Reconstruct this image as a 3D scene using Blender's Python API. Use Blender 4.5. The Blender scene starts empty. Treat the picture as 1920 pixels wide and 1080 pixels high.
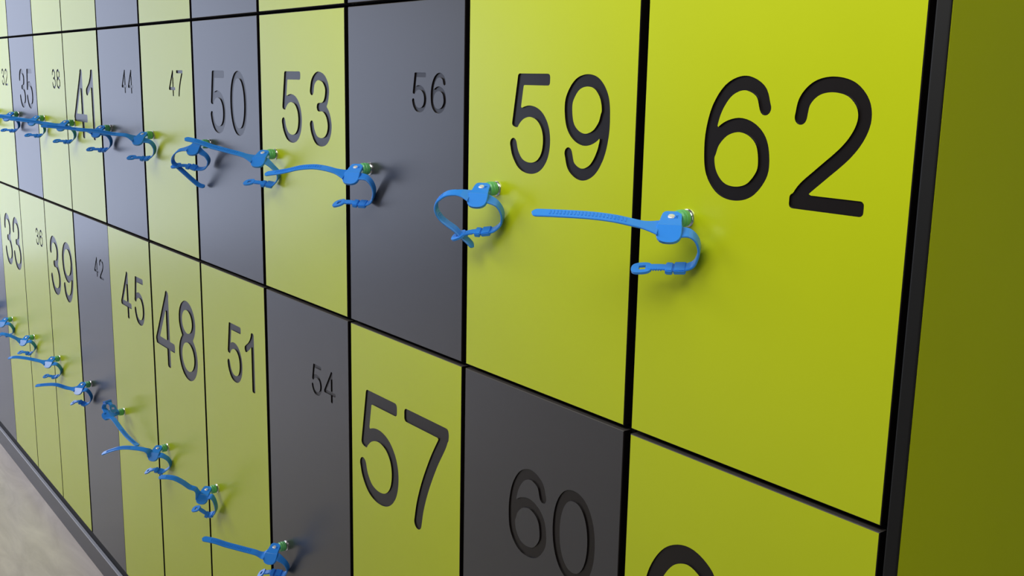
import bpy, bmesh, math
from math import sin, cos, pi, radians, sqrt, floor as ffloor
from mathutils import Vector, Matrix
from mathutils.geometry import tessellate_polygon

sc = bpy.context.scene
col = sc.collection
W = 0.30                    # locker width
ZA, ZB, ZC = 0.452, 0.0, -0.894   # joint under the top row, joint under the middle row, foot of the doors
ZTOP = 0.904
ZF = -0.985                 # floor

# ------------------------------------------------------------------ camera
cam_d = bpy.data.cameras.new('camera'); cam = bpy.data.objects.new('camera', cam_d); col.objects.link(cam)
cam_d.sensor_fit = 'HORIZONTAL'; cam_d.sensor_width = 36.0
cam_d.lens = 36.0 * 1965.93 / 1920.0
cam_d.clip_start = 0.02; cam_d.clip_end = 60
yaw, pitch, roll = -0.921854865, -0.194096748, -0.0199009727
Rz = Matrix(((cos(yaw), -sin(yaw), 0), (sin(yaw), cos(yaw), 0), (0, 0, 1)))
Rx = Matrix(((1, 0, 0), (0, cos(pitch), sin(pitch)), (0, -sin(pitch), cos(pitch))))
Ry = Matrix(((cos(roll), 0, -sin(roll)), (0, 1, 0), (sin(roll), 0, cos(roll))))
RM = Ry @ Rx @ Rz
ax, ay, az = Vector(RM[0]), Vector(RM[1]), Vector(RM[2])     # right, forward, up in the world
M = Matrix((ax, az, -ay)).transposed().to_4x4()
M.translation = Vector((0.45318, -0.72478, 0.35118))
cam.matrix_world = M
sc.camera = cam

# ------------------------------------------------------------------ view, world, lights
sc.view_settings.view_transform = 'Standard'
sc.view_settings.look = 'None'
sc.view_settings.gamma = 1.0
sc.view_settings.exposure = 0.0
sc.view_settings.use_curve_mapping = False

world = bpy.data.worlds.new('World'); sc.world = world; world.use_nodes = True
bg = world.node_tree.nodes['Background']
bg.inputs[0].default_value = (0.97, 0.98, 1.0, 1); bg.inputs[1].default_value = 0.05

def area(name, loc, target, sx, sy, power, color, spread=180):
    l = bpy.data.lights.new(name, 'AREA'); l.shape = 'RECTANGLE'; l.size = sx; l.size_y = sy
    l.energy = power; l.color = color; l.spread = radians(spread)
    o = bpy.data.objects.new(name, l); col.objects.link(o); o.location = loc
    o.rotation_euler = (Vector(target) - Vector(loc)).to_track_quat('-Z', 'Y').to_euler()
    return o
# daylight from the glazed end of the changing room, far to the left
area('window_daylight', (-7.6, -2.7, 0.20), (0, -2.7, 0.20), 5.4, 2.34, 85, (0.66, 0.75, 1.0))
# unseen fill light, added on the right to brighten the end panel
area('panel_fill', (3.0, -0.35, 0.55), (0, -0.1, 0.1), 1.6, 2.0, 17, (1.0, 0.97, 0.82))
# fill light added further down the room to lift the floor and left doors
area('floor_fill', (-3.6, -1.9, 1.75), (-3.4, -1.2, 0.0), 2.4, 0.6, 68, (1.0, 0.98, 0.95))
# ceiling lamp in front of the lockers
area('ceiling_lamp', (-0.15, -0.95, 1.15), (-0.15, 0.0, 0.55), 1.7, 0.40, 8.3, (1.0, 0.98, 0.94), 110)

# ------------------------------------------------------------------ materials
def srgb(r, g, b):
    f = lambda c: (c/255/12.92) if c/255 <= 0.04045 else ((c/255+0.055)/1.055)**2.4
    return (f(r), f(g), f(b), 1)

def mat(name, color, rough=0.5, spec=0.5, metal=0.0, noise=None, bump=None, sheen=None):
    m = bpy.data.materials.new(name); m.use_nodes = True
    nt = m.node_tree; b = nt.nodes['Principled BSDF']
    b.inputs['Base Color'].default_value = color
    b.inputs['Roughness'].default_value = rough
    b.inputs['Specular IOR Level'].default_value = spec
    b.inputs['Metallic'].default_value = metal
    tc = nt.nodes.new('ShaderNodeTexCoord')
    if noise:
        sc_, amt = noise
        n = nt.nodes.new('ShaderNodeTexNoise'); n.inputs['Scale'].default_value = sc_; n.inputs['Detail'].default_value = 4
        nt.links.new(tc.outputs['Object'], n.inputs['Vector'])
        r = nt.nodes.new('ShaderNodeMapRange'); r.inputs['To Min'].default_value = 1-amt; r.inputs['To Max'].default_value = 1+amt
        nt.links.new(n.outputs['Fac'], r.inputs['Value'])
        mx = nt.nodes.new('ShaderNodeVectorMath'); mx.operation = 'SCALE'
        mx.inputs[0].default_value = color[:3]
        nt.links.new(r.outputs[0], mx.inputs['Scale']); nt.links.new(mx.outputs[0], b.inputs['Base Color'])
    if bump:
        sc_, st, ds = bump
        n = nt.nodes.new('ShaderNodeTexNoise'); n.inputs['Scale'].default_value = sc_; n.inputs['Detail'].default_value = 3
        nt.links.new(tc.outputs['Object'], n.inputs['Vector'])
        bp = nt.nodes.new('ShaderNodeBump'); bp.inputs['Strength'].default_value = st; bp.inputs['Distance'].default_value = ds
        nt.links.new(n.outputs['Fac'], bp.inputs['Height']); nt.links.new(bp.outputs[0], b.inputs['Normal'])
    return m

m_lime = mat('lime_laminate', (0.50, 0.585, 0.003, 1), 0.27, 0.6, noise=(9, 0.03), bump=(900, 0.05, 0.0004))
m_grey = mat('anthracite_laminate', (0.042, 0.042, 0.047, 1), 0.27, 0.6, noise=(9, 0.04), bump=(900, 0.05, 0.0004))
m_core = mat('dark_laminate_core', (0.008, 0.006, 0.006, 1), 0.30, 0.38, noise=(200, 0.1))
m_edge = mat('sawn_laminate_edge', (0.055, 0.050, 0.045, 1), 0.55, 0.4, noise=(300, 0.25))
m_body = mat('black_cabinet_body', (0.004, 0.004, 0.005, 1), 0.8, 0.2, noise=(20, 0.1))
m_trim = mat('black_edge_strip', (0.006, 0.006, 0.006, 1), 0.5, 0.3, noise=(30, 0.1))
m_kick = mat('black_plinth', (0.008, 0.008, 0.011, 1), 0.6, 0.25, noise=(30, 0.1))
m_skirt = mat('grey_skirting', (0.055, 0.055, 0.060, 1), 0.35, 0.5, noise=(12, 0.1))
m_skirt_highlight = mat('skirting_edge_highlight', (0.42, 0.44, 0.52, 1), 0.25, 0.6, noise=(30, 0.05))  # pale colour painting the highlight on the skirting's top edge
m_blue = mat('blue_rubber', (0.036, 0.285, 0.95, 1), 0.22, 0.5, noise=(60, 0.04))
m_chrome = mat('chrome', (0.80, 0.80, 0.80, 1), 0.18, 0.5, 1.0, noise=(40, 0.03))
m_rivet = mat('white_rivet', (0.85, 0.86, 0.88, 1), 0.15, 0.6, 0.3, noise=(40, 0.02))
m_green = mat('green_plastic', (0.13, 0.50, 0.18, 1), 0.3, 0.5, noise=(60, 0.05))
m_wall = mat('dark_grey_plaster', (0.09, 0.09, 0.09, 1), 0.8, 0.3, noise=(4, 0.04), bump=(60, 0.1, 0.002))

def floor_mat():
    m = bpy.data.materials.new('marbled_beige_vinyl'); m.use_nodes = True
    nt = m.node_tree; b = nt.nodes['Principled BSDF']; b.inputs['Roughness'].default_value = 0.27
    tc = nt.nodes.new('ShaderNodeTexCoord')
    mp = nt.nodes.new('ShaderNodeMapping'); mp.inputs['Scale'].default_value = (2.2, 9.0, 1.0)
    mp.inputs['Rotation'].default_value = (0, 0, 0.35)
    nt.links.new(tc.outputs['Object'], mp.inputs['Vector'])
    n = nt.nodes.new('ShaderNodeTexNoise'); n.inputs['Scale'].default_value = 1.6; n.inputs['Detail'].default_value = 7
    n.inputs['Roughness'].default_value = 0.6; n.inputs['Distortion'].default_value = 1.2
    nt.links.new(mp.outputs[0], n.inputs['Vector'])
    cr = nt.nodes.new('ShaderNodeValToRGB'); e = cr.color_ramp.elements
    e[0].position = 0.30; e[0].color = (0.54, 0.485, 0.47, 1)
    e[1].position = 0.74; e[1].color = (0.74, 0.68, 0.64, 1)
    x = e.new(0.52); x.color = (0.64, 0.58, 0.56, 1)
    nt.links.new(n.outputs['Fac'], cr.inputs['Fac']); nt.links.new(cr.outputs[0], b.inputs['Base Color'])
    return m
m_floor = floor_mat()

# ------------------------------------------------------------------ helpers
def obj(name, bm, mats, parent=None, smooth=False, loc=None, rc=True):
    if rc: bmesh.ops.recalc_face_normals(bm, faces=bm.faces)
    me = bpy.data.meshes.new(name); bm.to_mesh(me); bm.free()
    for m in (mats if isinstance(mats, (list, tuple)) else [mats]): me.materials.append(m)
    if smooth:
        for p in me.polygons: p.use_smooth = True
    o = bpy.data.objects.new(name, me); col.objects.link(o)
    if loc: o.location = loc
    if parent: o.parent = parent
    return o

def bx(bm, x0, x1, y0, y1, z0, z1, bev=0.0, mi=0):
    r = bmesh.ops.create_cube(bm, size=1)
    vs = r['verts']
    for v in vs:
        v.co = Vector(((x0+x1)/2 + v.co.x*(x1-x0), (y0+y1)/2 + v.co.y*(y1-y0), (z0+z1)/2 + v.co.z*(z1-z0)))
    fs = set(f for v in vs for f in v.link_faces)
    for f in fs: f.material_index = mi
    if bev > 0:
        es = list(set(e for v in vs for e in v.link_edges))
        bmesh.ops.bevel(bm, geom=es, offset=bev, segments=2, affect='EDGES', profile=0.6)

def lathe(bm, prof, origin, axis, seg=32, mi=0):
    """prof: list of (distance along axis, radius)"""
    a = Vector(axis).normalized(); t = a.orthogonal().normalized(); s = a.cross(t)
    rings = []
    for d, r in prof:
        c = Vector(origin) + a*d
        if r < 1e-6: rings.append([bm.verts.new(c)])
        else: rings.append([bm.verts.new(c + (t*cos(2*pi*k/seg) + s*sin(2*pi*k/seg))*r) for k in range(seg)])
    for p, q in zip(rings, rings[1:]):
        for k in range(seg):
            l = (k+1) % seg
            if len(p) == 1 and len(q) == 1: continue
            if len(p) == 1: f = bm.faces.new((p[0], q[k], q[l]))
            elif len(q) == 1: f = bm.faces.new((p[k], p[l], q[0]))
            else: f = bm.faces.new((p[k], p[l], q[l], q[k]))
            f.material_index = mi
    for rg, rev in ((rings[0], True), (rings[-1], False)):
        if len(rg) > 1: bm.faces.new(rg[::-1] if rev else rg)

def empty(name, loc, label, cat, group=None):
    o = bpy.data.objects.new(name, None); col.objects.link(o); o.location = loc
    o.empty_display_size = 0.05
    o['label'] = label; o['category'] = cat
    if group: o['group'] = group
    return o

def structure(name, bm, m, label=None):
    o = obj(name, bm, m); o['kind'] = 'structure'
    if label: o['label'] = label
    return o

def catmull(pts, n=8, closed=False):
    P = [Vector(p) for p in pts]; out = []
    N = len(P)
    for i in range(N-1):
        p0 = P[i-1] if i > 0 else P[i]*2-P[i+1]
        p1, p2 = P[i], P[i+1]
        p3 = P[i+2] if i+2 < N else P[i+1]*2-P[i]
        for k in range(n):
            t = k/n
            out.append(0.5*((2*p1) + (p2-p0)*t + (2*p0-5*p1+4*p2-p3)*t*t + (3*p1-p0-3*p2+p3)*t**3))
    out.append(P[-1]); return out

# ------------------------------------------------------------------ engraved digits
# centrelines on a unit box; 'c' = curved stroke, 'b' = straight stroke with squarer ends
G = {
 '0': [('c', [(0.5+0.5*(1 if cos(t) > 0 else -1)*abs(cos(t))**0.90, 0.5+0.5*(1 if sin(t) > 0 else -1)*abs(sin(t))**0.96) for t in [2*pi*k/40 for k in range(41)]], 1)],
 '1': [('b', [(1, 1), (1, 0)], 1), ('c', [(1, 1), (0.82, 0.90), (0.5, 0.80), (0, 0.71)], 1)],
 '2': [('c', [(.03, .72), (.08, .86), (.25, .965), (.5, 1), (.77, .965), (.95, .86), (1, .73), (.93, .59), (.75, .44), (.4, .245), (.16, .11), (.04, 0)], 1), ('b', [(.03, 0), (1, 0)], 1)],
 '3': [('c', [(.05, .77), (.12, .9), (.28, .98), (.46, 1), (.7, .96), (.86, .86), (.885, .75), (.81, .62), (.65, .545), (.42, .53)], 1),
       ('c', [(.42, .53), (.68, .525), (.90, .43), (1, .275), (.94, .13), (.76, .03), (.5, 0), (.25, .035), (.08, .15), (.02, .255)], 1)],
 '4': [('b', [(.70, 1), (.70, 0)], 1), ('b', [(.70, 1), (0, .28)], 1), ('b', [(0, .27), (1, .27)], 1)],
 '5': [('b', [(.2, 1), (.96, 1)], 1), ('b', [(.2, 1), (.06, .52)], 1),
       ('c', [(.06, .52), (.25, .61), (.5, .645), (.76, .60), (.94, .48), (1, .32), (.94, .15), (.76, .035), (.5, 0), (.24, .04), (.07, .15), (.0, .265)], 1)],
 '6': [('c', [(.97, .785), (.87, .93), (.6, 1.0), (.32, .94), (.12, .78), (.02, .58), (0, .38), (.05, .18), (.24, .04), (.5, 0), (.77, .045), (.96, .18), (1, .31), (.94, .48), (.77, .585), (.53, .625), (.28, .58), (.10, .47), (.03, .36)], 1)],
 '7': [('b', [(0, 1), (1, 1)], 1), ('c', [(1, 1), (.93, .90), (.72, .69), (.5, .42), (.36, .19), (.29, 0)], 1)],
 '8': [('c', [(0.5+0.43*cos(t), 0.77+0.23*sin(t)) for t in [2*pi*k/32 for k in range(33)]], 1),
       ('c', [(0.5+0.5*cos(t), 0.27+0.27*sin(t)) for t in [2*pi*k/32 for k in range(33)]], 1)],
}
G['9'] = [('c', [(1-x, 1-y) for x, y in G['6'][0][1]], 1)]

def seg_d(px, pz, a, b):
    dx, dz = b[0]-a[0], b[1]-a[1]
    L = dx*dx+dz*dz
    t = max(0, min(1, ((px-a[0])*dx+(pz-a[1])*dz)/L)) if L > 0 else 0
    return sqrt((px-a[0]-t*dx)**2+(pz-a[1]-t*dz)**2)

def box_d(px, pz, a, b, hw, ext, rr):
    """rounded box around segment a-b, half width hw, ends pushed out by ext"""
    dx, dz = b[0]-a[0], b[1]-a[1]; L = sqrt(dx*dx+dz*dz); dx /= L; dz /= L
    mx, mz = (a[0]+b[0])/2, (a[1]+b[1])/2
    u = abs((px-mx)*dx+(pz-mz)*dz) - (L/2+ext-rr)
    v = abs(-(px-mx)*dz+(pz-mz)*dx) - (hw-rr)
    return sqrt(max(u, 0)**2+max(v, 0)**2) + min(max(u, v), 0) - rr

def glyph_loops(ch, xl, xr, z0, z1):
    """outline loops (lists of (x, z)) of one engraved digit filling the given box"""
    h = z1-z0; s = 0.114*h; hw = s/2
    mp = lambda p: (xl+hw+p[0]*(xr-xl-s), z0+hw+p[1]*(z1-z0-s))
    segs, boxes = [], []
    for kind, pts, _ in G[ch]:
        if kind == 'b':
            boxes.append((mp(pts[0]), mp(pts[1])))
        else:
            q = [mp(p) for p in pts]
            if len(pts) < 30: q = [(v.x, v.y) for v in catmull([(a[0], a[1], 0) for a in q], 6)]
            segs += list(zip(q, q[1:]))
    n = 64; st = h/n
    nx = int((xr-xl)/st)+7; nz = n+7
    ox, oz = xl-3*st, z0-3*st
    F = [[0]*nz for _ in range(nx)]
    for i in range(nx):
        for j in range(nz):
            px, pz = ox+i*st, oz+j*st
            d = 1e9
            for a, b in segs:
                if abs(px-a[0]) > 3*s and abs(pz-a[1]) > 3*s and d < 1e8: continue
                e = seg_d(px, pz, a, b)-hw
                if e < d: d = e
            for a, b in boxes:
                e = box_d(px, pz, a, b, hw, hw*0.95, hw*0.55)
                if e < d: d = e
            F[i][j] = d
    # marching squares
    pts = {}; nxt = {}
    def ip(i, j, k, l):
        key = (i, j, k, l) if (i, j) < (k, l) else (k, l, i, j)
        if key not in pts:
            a, b = F[key[0]][key[1]], F[key[2]][key[3]]
            t = a/(a-b); t = min(0.97, max(0.03, t))
            pts[key] = (ox+(key[0]+t*(key[2]-key[0]))*st, oz+(key[1]+t*(key[3]-key[1]))*st)
        return key
    for i in range(nx-1):
        for j in range(nz-1):
            c = [(i, j), (i+1, j), (i+1, j+1), (i, j+1)]
            ins = [F[a][b] < 0 for a, b in c]
            if all(ins) or not any(ins): continue
            cr = []
            for k in range(4):
                l = (k+1) % 4
                if ins[k] != ins[l]: cr.append((k, ip(*c[k], *c[l]), ins[k]))
            # walk: leaving inside -> entering inside (inside on the left)
            outs = [x for x in cr if x[2]]; inn = [x for x in cr if not x[2]]
            for x in outs:
                if len(inn) == 1: y = inn[0]
                else: y = min(inn, key=lambda q: (x[0]-q[0]) % 4)
                nxt[x[1]] = y[1]
    loops = []; left = dict(nxt)
    while left:
        k0 = next(iter(left)); k = k0; lp = []
        while k in left:
            lp.append(pts[k]); k = left.pop(k)
        if len(lp) > 8: loops.append(lp)
    return loops

def area2(lp): return sum(a[0]*b[1]-b[0]*a[1] for a, b in zip(lp, lp[1:]+lp[:1]))
def inside(p, lp):
    c = False
    for a, b in zip(lp, lp[1:]+lp[:1]):
        if (a[1] > p[1]) != (b[1] > p[1]) and p[0] < (b[0]-a[0])*(p[1]-a[1])/(b[1]-a[1])+a[0]: c = not c
    return c

def fill(bm, cache, outer, holes, y, mi=0):
    polys = [[Vector((p[0], p[1], 0)) for p in l] for l in [outer]+holes]
    flat = [p for l in [outer]+holes for p in l]
    for tri in tessellate_polygon(polys):
        vs = []
        for i in tri:
            k = (round(flat[i][0], 7), round(flat[i][1], 7), round(y, 6))
            if k not in cache: cache[k] = bm.verts.new((flat[i][0], y, flat[i][1]))
            vs.append(cache[k])
        if len(set(vs)) < 3: continue
        try: f = bm.faces.new(vs)
        except ValueError: continue
        f.material_index = mi
        f.normal_update()
        if f.normal.y > 0: f.normal_flip()

S_, M_, L_ = 0.050, 0.110, 0.166
def small(right, digits=2, h=S_):      # a pair of small digits ending at x = right
    return [(right-0.078, right-0.0435), (right-0.0345, right)]
# number -> (height, per digit (left, right) on the wall)
NUM = {
 62: (M_, [(-.2145, -.1385), (-.1170, -.0410)]), 59: (M_, [(-.5115, -.4390), (-.4160, -.3440)]),
 56: (S_, [(-.7240, -.6895), (-.6795, -.6445)]), 53: (M_, [(-1.118, -1.046), (-1.020, -.948)]),
 50: (M_, [(-1.419, -1.348), (-1.326, -1.254)]), 47: (S_, small(-1.555)), 44: (S_, small(-1.855)),
 41: (L_, [(-2.327, -2.213), (-2.214, -2.152)]), 38: (S_, small(-2.444)), 35: (M_, [(-2.898, -2.826), (-2.812, -2.740)]),
 32: (S_, small(-3.045)), 29: (M_, [(-3.52, -3.448), (-3.42, -3.348)]), 26: (S_, small(-3.645)),
 63: (L_, [(-.268, -.160), (-.142, -.036)]), 60: (M_, [(-.500, -.427), (-.416, -.343)]),
 57: (L_, [(-.871, -.759), (-.744, -.632)]), 54: (S_, [(-1.028, -.993), (-.985, -.947)]),
 51: (M_, [(-1.379, -1.309), (-1.296, -1.254)]), 48: (L_, [(-1.781, -1.664), (-1.640, -1.535)]),
 45: (M_, [(-2.020, -1.944), (-1.922, -1.853)]), 42: (S_, small(-2.152)),
 39: (L_, [(-2.670, -2.566), (-2.538, -2.434)]), 36: (S_, small(-2.744)),
 33: (L_, [(-3.248, -3.146), (-3.130, -3.027)]), 30: (M_, [(-3.52, -3.448), (-3.42, -3.348)]), 27: (S_, small(-3.645)),
}
GREY = {60, 56, 55, 54, 50, 49, 44, 43, 42, 35, 34, 30, 25}
GM = {1: .0115, 2: .010, 3: .011, 4: .010, 5: .009, 6: .010, 7: .011, 8: .006, 9: .006, 10: .011, 11: .005, 12: .006}
GB = {1: .010, 2: .008, 3: .009, 4: .010, 5: .0072, 6: .0085, 7: .0015, 8: .010, 9: .006, 10: .006, 11: .003, 12: .006}
GT = {1: .011, 2: .010, 3: .010, 4: .009, 5: .009, 6: .009, 7: .006, 8: .006, 9: .006, 10: .006, 11: .005, 12: .006}
GZ = {ZA: 0.0050, ZB: 0.0060, ZTOP: 0.005, ZC: 0.0}
KX = {62: -.2323, 59: -.5372, 56: -.8377, 53: -1.1461, 50: -1.4322, 47: -1.7412, 44: -2.034, 41: -2.334, 38: -2.631, 35: -2.934, 32: -3.234,
      54: -1.1405, 51: -1.4565, 48: -1.7414, 45: -2.046, 42: -2.3269, 39: -2.6357, 36: -2.9351, 33: -3.228, 30: -3.530}
KXT = {}
DEP = 0.0016   # engraving depth

def make_locker(n):
    j = (63-n)//3                 # column, 0 = rightmost
    row = 'bottom' if n % 3 == 0 else ('middle' if n % 3 == 2 else 'top')
    xr = -j*W; xl = xr-W
    gaps = {'bottom': GB, 'middle': GM, 'top': GT}[row]
    dx0 = xl+gaps.get(j+1, .008)/2
    dx1 = xr-(gaps.get(j, .008)/2 if j > 0 else 0.0008)
    zt = {'bottom': ZB, 'middle': ZA, 'top': ZTOP}[row]; zb = {'bottom': ZC, 'middle': ZB, 'top': ZA}[row]
    dz1 = zt-GZ[zt]/2; dz0 = zb+GZ[zb]/2
    grey = n in GREY
    colr = 'dark grey' if grey else 'lime green'
    size = {S_: 'small', M_: 'medium-sized', L_: 'large'}
    if row == 'top':
        lab = '%s locker of the top row, directly above locker %d' % (colr, n+1)
    elif row == 'middle':
        lab = '%s middle row locker engraved with the %s number %d' % (colr, size[NUM[n][0]], n)
    else:
        lab = '%s bottom row locker engraved with the %s number %d' % (colr, size[NUM[n][0]], n)
    root = empty('locker', ((xl+xr)/2, 0, zb), lab, 'locker', 'lockers of the %s row' % row)
    off = Vector(((xl+xr)/2, 0, zb))
    m = m_grey if grey else m_lime
    # digits
    loops = []
    if n in NUM:
        h, boxes = NUM[n]; top = {'middle': ZA-0.0915, 'bottom': ZB-0.0945}[row]
        for ch, (a, b) in zip(str(n), boxes): loops.append(glyph_loops(ch, a, b, top-h, top))
    # door leaf
    bm = bmesh.new(); cache = {}
    c = 0.0007
    rect = [(dx0+c, dz0+c), (dx1-c, dz0+c), (dx1-c, dz1-c), (dx0+c, dz1-c)]
    outs, inns = [], []
    for lps in loops:
        for lp in lps: (outs if area2(lp)*area2(max(lps, key=lambda q: abs(area2(q)))) > 0 else inns).append(lp)
    # split the face into strips round the digits so that the triangles stay well shaped
    fill(bm, cache, rect, outs, 0.0)
    for lp in inns: fill(bm, cache, lp, [], 0.0)
    o = [(dx0, dz0), (dx1, dz0), (dx1, dz1), (dx0, dz1)]
    for i in range(4):
        k = (i+1) % 4
        A1, B1 = cache[(round(rect[i][0], 7), round(rect[i][1], 7), 0.0)], cache[(round(rect[k][0], 7), round(rect[k][1], 7), 0.0)]
        for key, p, y in (('e', o[i], c),): pass
        def gv(p, y):
            kk = (round(p[0], 7), round(p[1], 7), round(y, 6))
            if kk not in cache: cache[kk] = bm.verts.new((p[0], y, p[1]))
            return cache[kk]
        for a, b, c2, d, mi in ((A1, gv(o[i], c), gv(o[k], c), B1, 1 if i in (0, 2) else 2), (gv(o[i], c), gv(o[i], .010), gv(o[k], .010), gv(o[k], c), 1 if i in (0, 2) else 2)):
            f = bm.faces.new((a, b, c2, d)); f.material_index = mi
    f = bm.faces.new([cache[(round(p[0], 7), round(p[1], 7), 0.01)] for p in o]); f.material_index = 1
    cen = Vector(((dx0+dx1)/2, 0.005, (dz0+dz1)/2))
    for f in bm.faces:
        if f.material_index >= 1:
            f.normal_update()
            if f.normal.dot(f.calc_center_median()-cen) < 0: f.normal_flip()
    bmesh.ops.translate(bm, verts=bm.verts, vec=-off)
    obj('door', bm, [m, m_edge, m_core], root, rc=False)
    # engraved number: floor and walls of the routed groove
    if loops:
        bm = bmesh.new(); cache = {}
        for lps in loops:
            big = max(lps, key=lambda q: abs(area2(q)))
            oo = [l for l in lps if area2(l)*area2(big) > 0]; ii = [l for l in lps if l not in oo]
            for l in oo: fill(bm, cache, l, [q for q in ii if inside(q[0], l)], DEP)
            for l in lps:
                vs0 = [bm.verts.new((p[0], 0.0, p[1])) for p in l]
                vs1 = [bm.verts.new((p[0], DEP, p[1])) for p in l]
                for i in range(len(l)):
                    k = (i+1) % len(l)
                    bm.faces.new((vs0[i], vs0[k], vs1[k], vs1[i]))
        bmesh.ops.translate(bm, verts=bm.verts, vec=-off)
        nb = obj('engraved_number', bm, m_core, root, rc=False)
        nb['label'] = 'engraved dark number %d' % n
    # cabinet body behind the door
    bm = bmesh.new()
    t = 0.0015
    bx(bm, xl+t, xr-t, 0.013, 0.48, zb+t, zt-t)
    bmesh.ops.translate(bm, verts=bm.verts, vec=-off)
    obj('cabinet_body', bm, m_body, root)
    # lock cylinder
    kx = KX.get(n, xl+0.063)+0.0018; kz = {'middle': 0.2287, 'bottom': -0.4495, 'top': ZA+0.2287}[row]
    bm = bmesh.new()
    lathe(bm, [(-0.0005, .0087), (.0010, .0087), (.0014, .0084), (.0016, .0078), (.0020, .0078), (.0024, .0074), (.0024, 0.0)], (kx, 0, kz), (0, -1, 0), 36)
    bmesh.ops.translate(bm, verts=bm.verts, vec=-off)
    obj('lock', bm, m_chrome, root, smooth=False)
    return root

for n in range(63, 24, -1): make_locker(n)

# ------------------------------------------------------------------ end panel, plinth, skirting, floor, wall
t = empty('end_panel', (0.0113, 0.25, ZF), 'lime green end panel with black front edge closing the locker row', 'panel')
bm = bmesh.new(); bx(bm, 0.0171, 0.0176, 0.0016, 0.49, ZF, ZTOP+.012)
bmesh.ops.translate(bm, verts=bm.verts, vec=(-0.0113, -0.25, -ZF)); obj('lime_facing', bm, m_lime, t)
bm = bmesh.new(); bx(bm, 0.0052, 0.0173, -0.0004, 0.49, ZF, ZTOP+.012, bev=0.0012)
bmesh.ops.translate(bm, verts=bm.verts, vec=(-0.0113, -0.25, -ZF))
o = obj('black_edge', bm, m_trim, t)

t = empty('plinth', (-1.95, 0.2, ZF), 'black plinth running under the bottom row of lockers', 'plinth')
bm = bmesh.new(); bx(bm, -3.9, 0.005, 0.006, 0.48, ZF, ZC-0.001)
bmesh.ops.translate(bm, verts=bm.verts, vec=(1.95, -0.2, -ZF)); obj('plinth_board', bm, m_kick, t)
bm = bmesh.new(); bx(bm, -3.9, 0.018, -0.002, 0.0058, ZF, -0.9275, bev=0.0008)
o = obj('baseboard_front', bm, m_skirt); o['kind'] = 'structure'; o['label'] = 'grey skirting strip along the foot of the lockers'

bm = bmesh.new(); bx(bm, -3.9, 0.018, -0.0026, 0.0055, -0.9275, -0.9235, bev=0.0008)  # lit top edge of the skirting, put in as a pale strip
o = obj('skirting_highlight_1', bm, m_skirt_highlight); o['kind'] = 'structure'; o['label'] = 'painted highlight along the top edge of the grey skirting'
bm = bmesh.new(); bx(bm, -8.2, 3.0, -4.5, 1.2, ZF-0.05, ZF)
structure('floor', bm, m_floor, 'beige marbled vinyl floor')
bm = bmesh.new(); bx(bm, -8.2, 3.0, 0.50, 0.62, ZF, 1.7)
structure('wall_back', bm, m_wall, 'dark grey wall behind the lockers')

# ------------------------------------------------------------------ wristbands
def frame(theta, phi=40.0):
    p, t = radians(phi), radians(theta)
    u = Vector((cos(p), sin(p), 0)); A = Vector((sin(p)*cos(t), -cos(p)*cos(t), -sin(t)))
    w = u.cross(A)
    if w.z < 0: w = -w
    return u, A, w

def resample(P, step):
    out = [P[0].copy()]; acc = 0
    for a, b in zip(P, P[1:]):
        L = (b-a).length; d = step-acc
        while d <= L:
            out.append(a+(b-a)*(d/L)); d += step
        acc = L-(d-step)
    if (out[-1]-P[-1]).length > step*0.3: out.append(P[-1].copy())
    return out

def ribbon(bm, P, A, width, thick, wfun=None, aoff=0.0):
    """a flat band following the 3D points P; A = direction of its width"""
    n = len(P); rings = []
    for i, p in enumerate(P):
        T = (P[min(i+1, n-1)]-P[max(i-1, 0)]).normalized(); N = A.cross(T).normalized()
        wd = width*(wfun(i/(n-1)) if wfun else 1)/2; h = thick/2; c = min(thick*0.3, wd*0.4)
        q = [(-wd+c, h), (wd-c, h), (wd, h-c), (wd, -h+c), (wd-c, -h), (-wd+c, -h), (-wd, -h+c), (-wd, h-c)]
        rings.append([bm.verts.new(p+A*(a+aoff)+N*b) for a, b in q])
    for r, s in zip(rings, rings[1:]):
        for k in range(8):
            l = (k+1) % 8; bm.faces.new((r[k], r[l], s[l], s[k]))
    bm.faces.new(rings[0][::-1]); bm.faces.new(rings[-1])

def at_s(P, s):
    acc = 0
    for a, b in zip(P, P[1:]):
        L = (b-a).length
        if acc+L >= s: return a+(b-a)*((s-acc)/L), (b-a).normalized()
        acc += L
    return P[-1].copy(), (P[-1]-P[-2]).normalized()
def length(P): return sum((b-a).length for a, b in zip(P, P[1:]))

def oriented_box(bm, c, T, A, N, l, w_, h, bev=0.0005):
    r = bmesh.ops.create_cube(bm, size=1); vs = r['verts']
    for v in vs: v.co = c + T*(v.co.x*l) + A*(v.co.y*w_) + N*(v.co.z*h)
    es = list(set(e for v in vs for e in v.link_edges))
    bmesh.ops.bevel(bm, geom=es, offset=bev, segments=2, affect='EDGES')

C47 = [(0.0165, -0.0043), (0.0263, -0.0076), (0.0306, -0.0162), (0.0294, -0.0263), (0.0233, -0.0367), (0.0117, -0.0448), (-0.0007, -0.0479), (-0.0124, -0.0458), (-0.0251, -0.0464), (-0.0404, -0.0471)]
C39 = [(0.0279, -0.0034), (0.0333, -0.0228), (0.0205, -0.0445), (-0.0016, -0.0554), (-0.0181, -0.0533), (-0.0393, -0.058)]
def stp(rise, sag=0.0, L=0.128):
    return [(-L*t, rise*t + sag*4*t*(1-t)) for t in (.2, .4, .6, .8, 1)]
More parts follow.
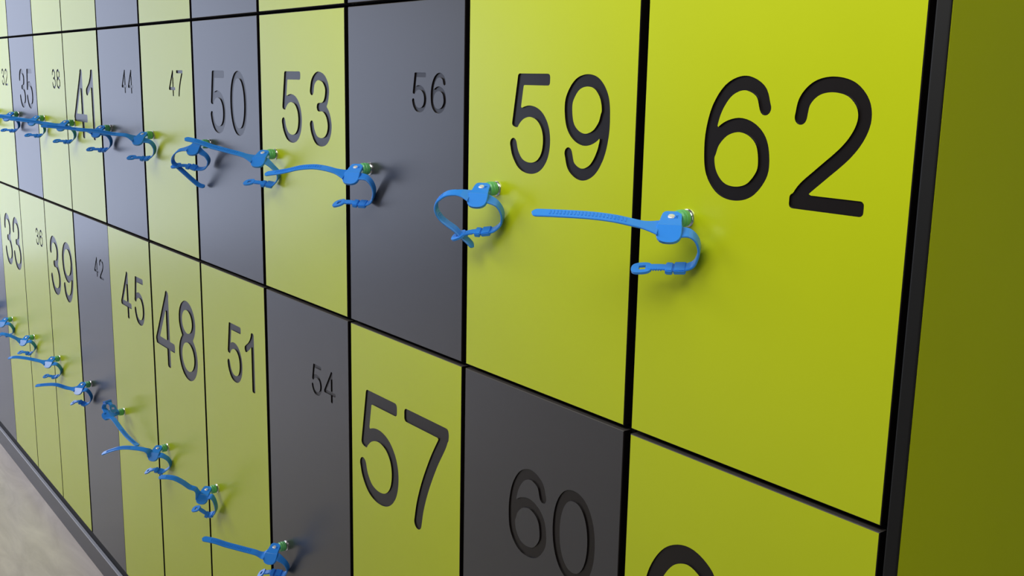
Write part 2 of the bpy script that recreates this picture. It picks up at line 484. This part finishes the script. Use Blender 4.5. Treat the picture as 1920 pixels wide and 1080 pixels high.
# number: (strap, buckle arm, label, closed); local coordinates in metres: sideways and upward in the band's own plane
BANDS = {
 62: ([(-0.0084, -0.0006), (-0.025, 0.002), (-0.0487, 0.0069), (-0.0727, 0.0091), (-0.1033, 0.0094), (-0.1282, 0.0089)],
      [(0.0125, -0.0045), (0.0193, -0.0049), (0.0246, -0.0087), (0.028, -0.0152), (0.0291, -0.0236), (0.0274, -0.0324), (0.024, -0.0404), (0.0178, -0.0444), (0.0116, -0.0463), (0.0025, -0.0464), (-0.0066, -0.0464), (-0.0157, -0.0471), (-0.0228, -0.049), (-0.0328, -0.0503)], 'blue wristband on locker 62, its long open strap reaching left over the joint', False),
 59: ([(-0.0085, 0.0015), (-0.019, 0.0023), (-0.0323, 0.0016), (-0.0414, -0.003), (-0.05, -0.0117), (-0.0524, -0.023), (-0.0486, -0.034), (-0.0412, -0.0421), (-0.0336, -0.0487), (-0.0274, -0.0569), (-0.0189, -0.0665), (-0.0139, -0.0748)],
      [(0.0155, -0.0053), (0.0231, -0.0103), (0.0274, -0.0196), (0.0274, -0.0293), (0.0247, -0.0378), (0.0152, -0.0469), (0.0027, -0.0506), (-0.0095, -0.0514), (-0.0223, -0.0551), (-0.0368, -0.0619)], 'blue wristband fastened into a closed loop on lime locker 59', True),
 56: ([(-0.0117, 0.001), (-0.021, 0.0038), (-0.034, 0.0075), (-0.0485, 0.0095), (-0.0617, 0.0089), (-0.0763, 0.0066), (-0.0927, 0.002), (-0.1068, -0.0014), (-0.1311, -0.0059)],
      [(0.015, -0.0031), (0.0225, -0.0049), (0.0279, -0.0122), (0.0297, -0.023), (0.027, -0.0341), (0.0217, -0.0433), (0.0117, -0.0483), (0.0017, -0.0478), (-0.011, -0.0463), (-0.0212, -0.0469), (-0.0289, -0.0496), (-0.0356, -0.0499)], 'blue wristband on dark grey locker 56, its strap arching left across locker 53', False),
 53: ([(-0.0129, 0.0045), (-0.0266, 0.0064), (-0.0432, 0.0107), (-0.0598, 0.015), (-0.0764, 0.0193), (-0.0914, 0.0249), (-0.1056, 0.0293), (-0.1215, 0.0324)],
      [(0.0149, -0.0054), (0.0229, -0.0151), (0.0285, -0.0249), (0.0264, -0.0352), (0.0185, -0.0445), (0.0114, -0.0487), (0.0033, -0.0479), (-0.0081, -0.0459), (-0.02, -0.0452), (-0.0363, -0.0473)], 'blue wristband on lime locker 53, its straight strap rising left over locker 50', False),
 50: ([(-0.0121, -0.0055), (-0.0227, -0.0045), (-0.0334, -0.0078), (-0.0447, -0.0168), (-0.051, -0.027), (-0.0512, -0.0357), (-0.0443, -0.044), (-0.0346, -0.0566), (-0.0249, -0.0693), (-0.0146, -0.0805), (-0.0033, -0.0844)],
      [(0.0141, -0.0086), (0.0215, -0.0154), (0.0238, -0.0252), (0.0192, -0.0353), (0.01, -0.0429), (-0.0031, -0.045), (-0.0156, -0.0412), (-0.0287, -0.039), (-0.0428, -0.0396), (-0.056, -0.0416)], 'blue wristband closed into a loop with a hanging tail on grey locker 50', True),
 47: ([(-0.0128, 0.0033), (-0.0251, 0.0066), (-0.0408, 0.0079), (-0.059, 0.0091), (-0.0765, 0.0121), (-0.1004, 0.015), (-0.1191, 0.0156), (-0.1401, 0.0167)],
      [(0.0165, -0.0043), (0.0263, -0.0076), (0.0306, -0.0162), (0.0294, -0.0263), (0.0233, -0.0367), (0.0117, -0.0448), (-0.0007, -0.0479), (-0.0124, -0.0458), (-0.0251, -0.0464), (-0.0404, -0.0471)], 'blue wristband on lime locker 47, beside the closed loop on locker 50', False),
 44: (stp(0.010, 0.001, 0.142),
      [(x-0.0015, y*1.02) for x, y in C47], 'blue wristband on the middle row grey locker 44, between lime lockers 41 and 47', False),
 41: (stp(0.014, 0.001, 0.145),
      [(x, y*0.97) for x, y in C47], 'blue wristband hooked over the foot of the large digits 41 on a lime locker', False),
 38: (stp(0.009, 0.003, 0.142),
      [(x-0.001, y*0.98) for x, y in C47], 'blue wristband on lime locker 38, just left of the large digits 41', False),
 35: (stp(0.012, 0.002, 0.142),
      C47, 'blue wristband under the medium digits 35 on a bluish grey locker far left', False),
 32: (stp(0.012, 0.001, 0.142),
      [(x, y*0.95) for x, y in C47], 'blue wristband on lime locker 32, leftmost band of the middle row', False),
 54: ([(-0.0164, -0.004), (-0.0277, 0.001), (-0.0459, 0.0046), (-0.064, 0.0081), (-0.0822, 0.0117), (-0.0999, 0.0172), (-0.1251, 0.0194)],
      [(0.0151, -0.0046), (0.0243, -0.0174), (0.025, -0.0341), (0.016, -0.0493), (0.0027, -0.0513), (-0.0096, -0.0493), (-0.0267, -0.055), (-0.0381, -0.0633)], 'blue wristband on grey locker 54, cut off by the bottom edge of the picture', False),
 51: ([(-0.0077, 0.018), (-0.0196, 0.0232), (-0.0317, 0.0356), (-0.0451, 0.044), (-0.0611, 0.0449), (-0.0814, 0.0414)],
      [(0.0221, 0.0014), (0.0233, -0.0205), (0.0159, -0.0444), (-0.0019, -0.0573), (-0.0149, -0.0465), (-0.0218, -0.0421), (-0.0342, -0.0463)], 'blue wristband on lime locker 51, its strap curling up to the left', False),
 48: ([(-0.0122, 0.0082), (-0.0293, 0.0114), (-0.0604, 0.0104), (-0.0841, 0.0047), (-0.1106, -0.0073), (-0.1366, -0.0214)],
      [(0.0206, -0.0023), (0.0323, -0.0122), (0.0314, -0.0321), (0.0173, -0.0465), (0.0012, -0.0572), (-0.0154, -0.0519), (-0.0416, -0.0645)], 'blue wristband on lime locker 48, its strap bowing down towards locker 42', False),
 45: ([(0.0305, -0.0035), (0.07, -0.0179), (0.1098, -0.0286), (0.161, -0.034)],
      [(-.012, -.002), (-.024, .012), (-.008, .028), (.016, .036), (.034, .028), (.040, .018)], 'blue wristband on lime locker 45, turned so that its strap hangs down', False),
 42: ([(-0.0183, -0.0021), (-0.0366, -0.0007), (-0.065, 0.007), (-0.0986, 0.0027), (-0.1327, -0.0053)],
      [(0.0256, -0.0021), (0.0291, -0.0242), (0.0176, -0.0446), (-0.0032, -0.057), (-0.0184, -0.0475), (-0.0454, -0.0588)], 'blue wristband on the narrow-looking grey bottom locker 42, directly below the digits 42', False),
 39: ([(-0.01, 0.0041), (-0.0373, 0.0049), (-0.0701, 0.0091), (-0.105, 0.0091), (-0.1329, 0.0019)],
      [(0.0279, -0.0034), (0.0333, -0.0228), (0.0205, -0.0445), (-0.0016, -0.0554), (-0.0181, -0.0533), (-0.0393, -0.058)], 'blue wristband on lime locker 39, next to the grey locker 42 on its right', False),
 36: ([(-0.0086, 0.0088), (-0.0291, 0.0129), (-0.0515, 0.0211), (-0.0732, 0.023)],
      [(0.0285, 0.0001), (0.0351, -0.0182), (0.023, -0.0366), (0.001, -0.052), (-0.0158, -0.0474), (-0.0408, -0.0524)], 'blue wristband on lime locker 36, between the bands of lockers 33 and 39', False),
 33: (stp(0.014, 0.004, 0.138),
      C39, 'blue wristband on lime locker 33, its tag just inside the left edge of the picture', False),
 30: (stp(0.008, 0.006, 0.138),
      C39, 'blue wristband on grey locker 30, almost wholly beyond the left edge', False),
}

def make_band(n):
    strap, arm, label, closed = BANDS[n]
    bottom = n % 3 == 0
    kx = KX[n]+0.0018; kz = -0.4495 if bottom else 0.2287
    base = Vector((kx, -0.0026, kz))
    u, A, w = frame(28, 38) if n != 45 else frame(5, 5)
    riv = Vector((kx, -0.0246, kz)); T0 = riv+A*0.013; riv = riv+Vector((0, 0.0031, 0))+w*0.0015
    if n == 45: turn = radians(35)
    else: turn = 0.0
    root = empty('wristband', base, label, 'wristband', 'blue key wristbands on the %s row' % ('bottom' if bottom else 'middle'))
    to3 = lambda p: T0-base + u*p[0] + w*p[1]
    # key head: green collar plugged on the lock
    bm = bmesh.new()
    lathe(bm, [(0.0002, .0066), (.0008, .0080), (.0058, .0084), (.0066, .0078), (.0070, .0078), (.0076, .0083), (.0098, .0081), (.0112, .0068), (.0112, 0)], (0, 0, 0), (0, -1, 0), 36)
    k = obj('key_head', bm, m_green, root); k['label'] = 'green plastic key head'
    # strap
    P = resample(catmull([to3((-0.0085, -0.0008) if n != 45 else (0.006, -0.005))]+[to3(p) for p in strap if abs(p[0])+abs(p[1]) > 0.018], 10), 0.002)
    Lt = length(P)
    def wf(t):
        s = t*Lt; r = Lt-s
        a = 1+0.95*max(0, 1-s/0.016)**1.5
        tip = sqrt(max(0, 1-((0.0052-r)/0.0052)**2)) if r < 0.0052 else 1
        return a*max(0.18, tip)
    bm = bmesh.new(); ribbon(bm, P, A, 0.0112, 0.0024, wf)
    st_ = obj('strap', bm, m_blue, root, smooth=False)
    # ratchet ridges along the strap
    bm = bmesh.new(); s = Lt-0.018
    while s > Lt-0.092 and s > 0.014:
        c, T = at_s(P, s); N = A.cross(T).normalized()
        if N.z < 0 and not closed: N = -N
        for sg in (1, -1): oriented_box(bm, c+N*0.00115*sg, T, A, N, 0.0012, 0.0052, 0.0007, 0.00015)
        s -= 0.0034
    obj('strap_ridges', bm, m_blue, st_)
    # buckle arm
    P = resample(catmull([to3((0.0095, -0.0032) if n != 45 else (-0.005, 0.004))]+[to3(p) for p in arm if abs(p[0])+abs(p[1]) > 0.016], 10), 0.0015); La = length(P)
    head = 0.017; neck = 0.014
    def wa(t):
        s = t*La; r = La-s
        a = 1+0.30*max(0, 1-s/0.008)
        if r < head: return 0.02
        if r < head+neck: return 0.72
        if r < head+neck+0.004: return 0.72+0.28*(r-head-neck)/0.004
        return a
    Pa = [p for p in P]
    body = []
    acc = 0
    for i, p in enumerate(P):
        if i: acc += (p-P[i-1]).length
        if acc <= La-head+0.003: body.append(p)
    Lb = length(body)
    def wb(t):
        s = t*Lb; r = La-s
        if r < head+neck: return 0.72
        if r < head+neck+0.004: return 0.72+0.28*(r-head-neck)/0.004
        return 1+0.55*max(0, 1-s/0.018)**1.3
    bm = bmesh.new(); ribbon(bm, body, A, 0.0112, 0.0024, wb)
    arm_o = obj('buckle_arm', bm, m_blue, root)
    # buckle head: an oval plate with a square window
    hc, T = at_s(P, La-head/2+0.001); N = A.cross(T).normalized()
    bm = bmesh.new()
    hw_, hl, th = 0.0078, 0.0100, 0.0026
    outer = []
    for k in range(32):
        t_ = 2*pi*k/32; cx, sx = cos(t_), sin(t_)
        outer.append((hl*(1 if cx > 0 else -1)*abs(cx)**0.75, hw_*(1 if sx > 0 else -1)*abs(sx)**0.7))
    inner = [(x, y) for x, y in [(-0.001+0.0035, -0.003), (-0.001+0.0035, 0.003), (-0.001-0.0030, 0.003), (-0.001-0.0030, -0.003)]]
    def ring(pts, h): return [bm.verts.new(hc+T*x+A*y+N*h) for x, y in pts]
    o1, o2 = ring(outer, th/2), ring(outer, -th/2)
    i1, i2 = ring(inner, th/2), ring(inner, -th/2)
    for q in range(32): bm.faces.new((o1[q], o1[(q+1) % 32], o2[(q+1) % 32], o2[q]))
    for q in range(4): bm.faces.new((i1[q], i1[(q+1) % 4], i2[(q+1) % 4], i2[q]))
    polys = [[Vector((x, y, 0)) for x, y in outer], [Vector((x, y, 0)) for x, y in inner]]
    for tri in tessellate_polygon(polys):
        for oo, ii in ((o1, i1), (o2, i2)):
            allv = oo+ii; bm.faces.new([allv[x] for x in tri])
    obj('buckle', bm, m_blue, root)
    # keepers on the arm
    for kk, (sk, l, w_, h, ao) in enumerate(((La-head-neck-0.0135, 0.0115, 0.0142, 0.0054, 0.0), (La-head-neck-0.0035, 0.0070, 0.0136, 0.0056, 0.0014))):
        c, T = at_s(P, sk); N = A.cross(T).normalized()
        bm = bmesh.new(); oriented_box(bm, c+A*ao, T, A, N, l, w_, h, 0.0009)
        obj('keeper_loop', bm, m_blue, root)
    # small teeth along the neck
    bm = bmesh.new()
    for q in range(4):
        c, T = at_s(P, La-head-0.0025-q*0.0024); N = A.cross(T).normalized()
        oriented_box(bm, c+A*0.0042, T, A, N, 0.0012, 0.0014, 0.0022, 0.0002)
    obj('neck_teeth', bm, m_blue, arm_o)
    # tag: flat top part with the rivet, and a thicker lobe bent downwards
    du = u*cos(turn)-w*sin(turn) if turn else u
    dn = w*cos(turn)+u*sin(turn) if turn else w
    # A-section: distance along A -> position; lobe bends by 20 degrees
    bend = radians(-24)
    def sec(a, h):
        if a <= 0.0125: return A*a+dn*h
        d = a-0.0125
        A2 = A*cos(bend)+dn*sin(bend); n2 = dn*cos(bend)-A*sin(bend)
        return A*0.0125+A2*d+n2*(h+0.0006)
    rr = riv-base
    prof = [(-0.0088, .0052), (-0.0078, .0076), (-0.0056, .0090), (-0.001, .0097), (0.006, .0102), (0.0118, .0110), (0.0125, .0113),
            (0.0130, .0116), (0.0205, .0119), (0.0245, .0115), (0.0275, .0102), (0.0297, .0080), (0.0310, .0050), (0.0315, .0020)]
    bm = bmesh.new(); rings = []
    for a, hx in prof:
        th = 0.0015 if a < 0.0127 else 0.0019
        rings.append([bm.verts.new(rr+sec(a, h)+du*x) for x, h in ((-hx, -th), (-hx, th*0.6), (-hx*0.95, th), (hx*0.95, th), (hx, th*0.6), (hx, -th))])
    for r, s in zip(rings, rings[1:]):
        for k in range(6): bm.faces.new((r[k], r[(k+1) % 6], s[(k+1) % 6], s[k]))
    bm.faces.new(rings[0][::-1]); bm.faces.new(rings[-1])
    tg = obj('tag', bm, m_blue, root)
    # neck between tag and key head
    bm = bmesh.new()
    oriented_box(bm, Vector((0, -0.0150, 0.0010)), Vector((1, 0, 0)), Vector((0, 1, 0)), Vector((0, 0, 1)), 0.0125, 0.0100, 0.0056, 0.0014)
    obj('tag_neck', bm, m_blue, root)
    bm = bmesh.new()
    lathe(bm, [(0.0012, .0034), (.0020, .0034), (.0026, .0028), (.0029, .0016), (.0030, 0)], rr, dn, 24)
    rv = obj('rivet', bm, m_rivet, root, smooth=True); rv['label'] = 'shiny white rivet'
    return root

for n in BANDS: make_band(n)
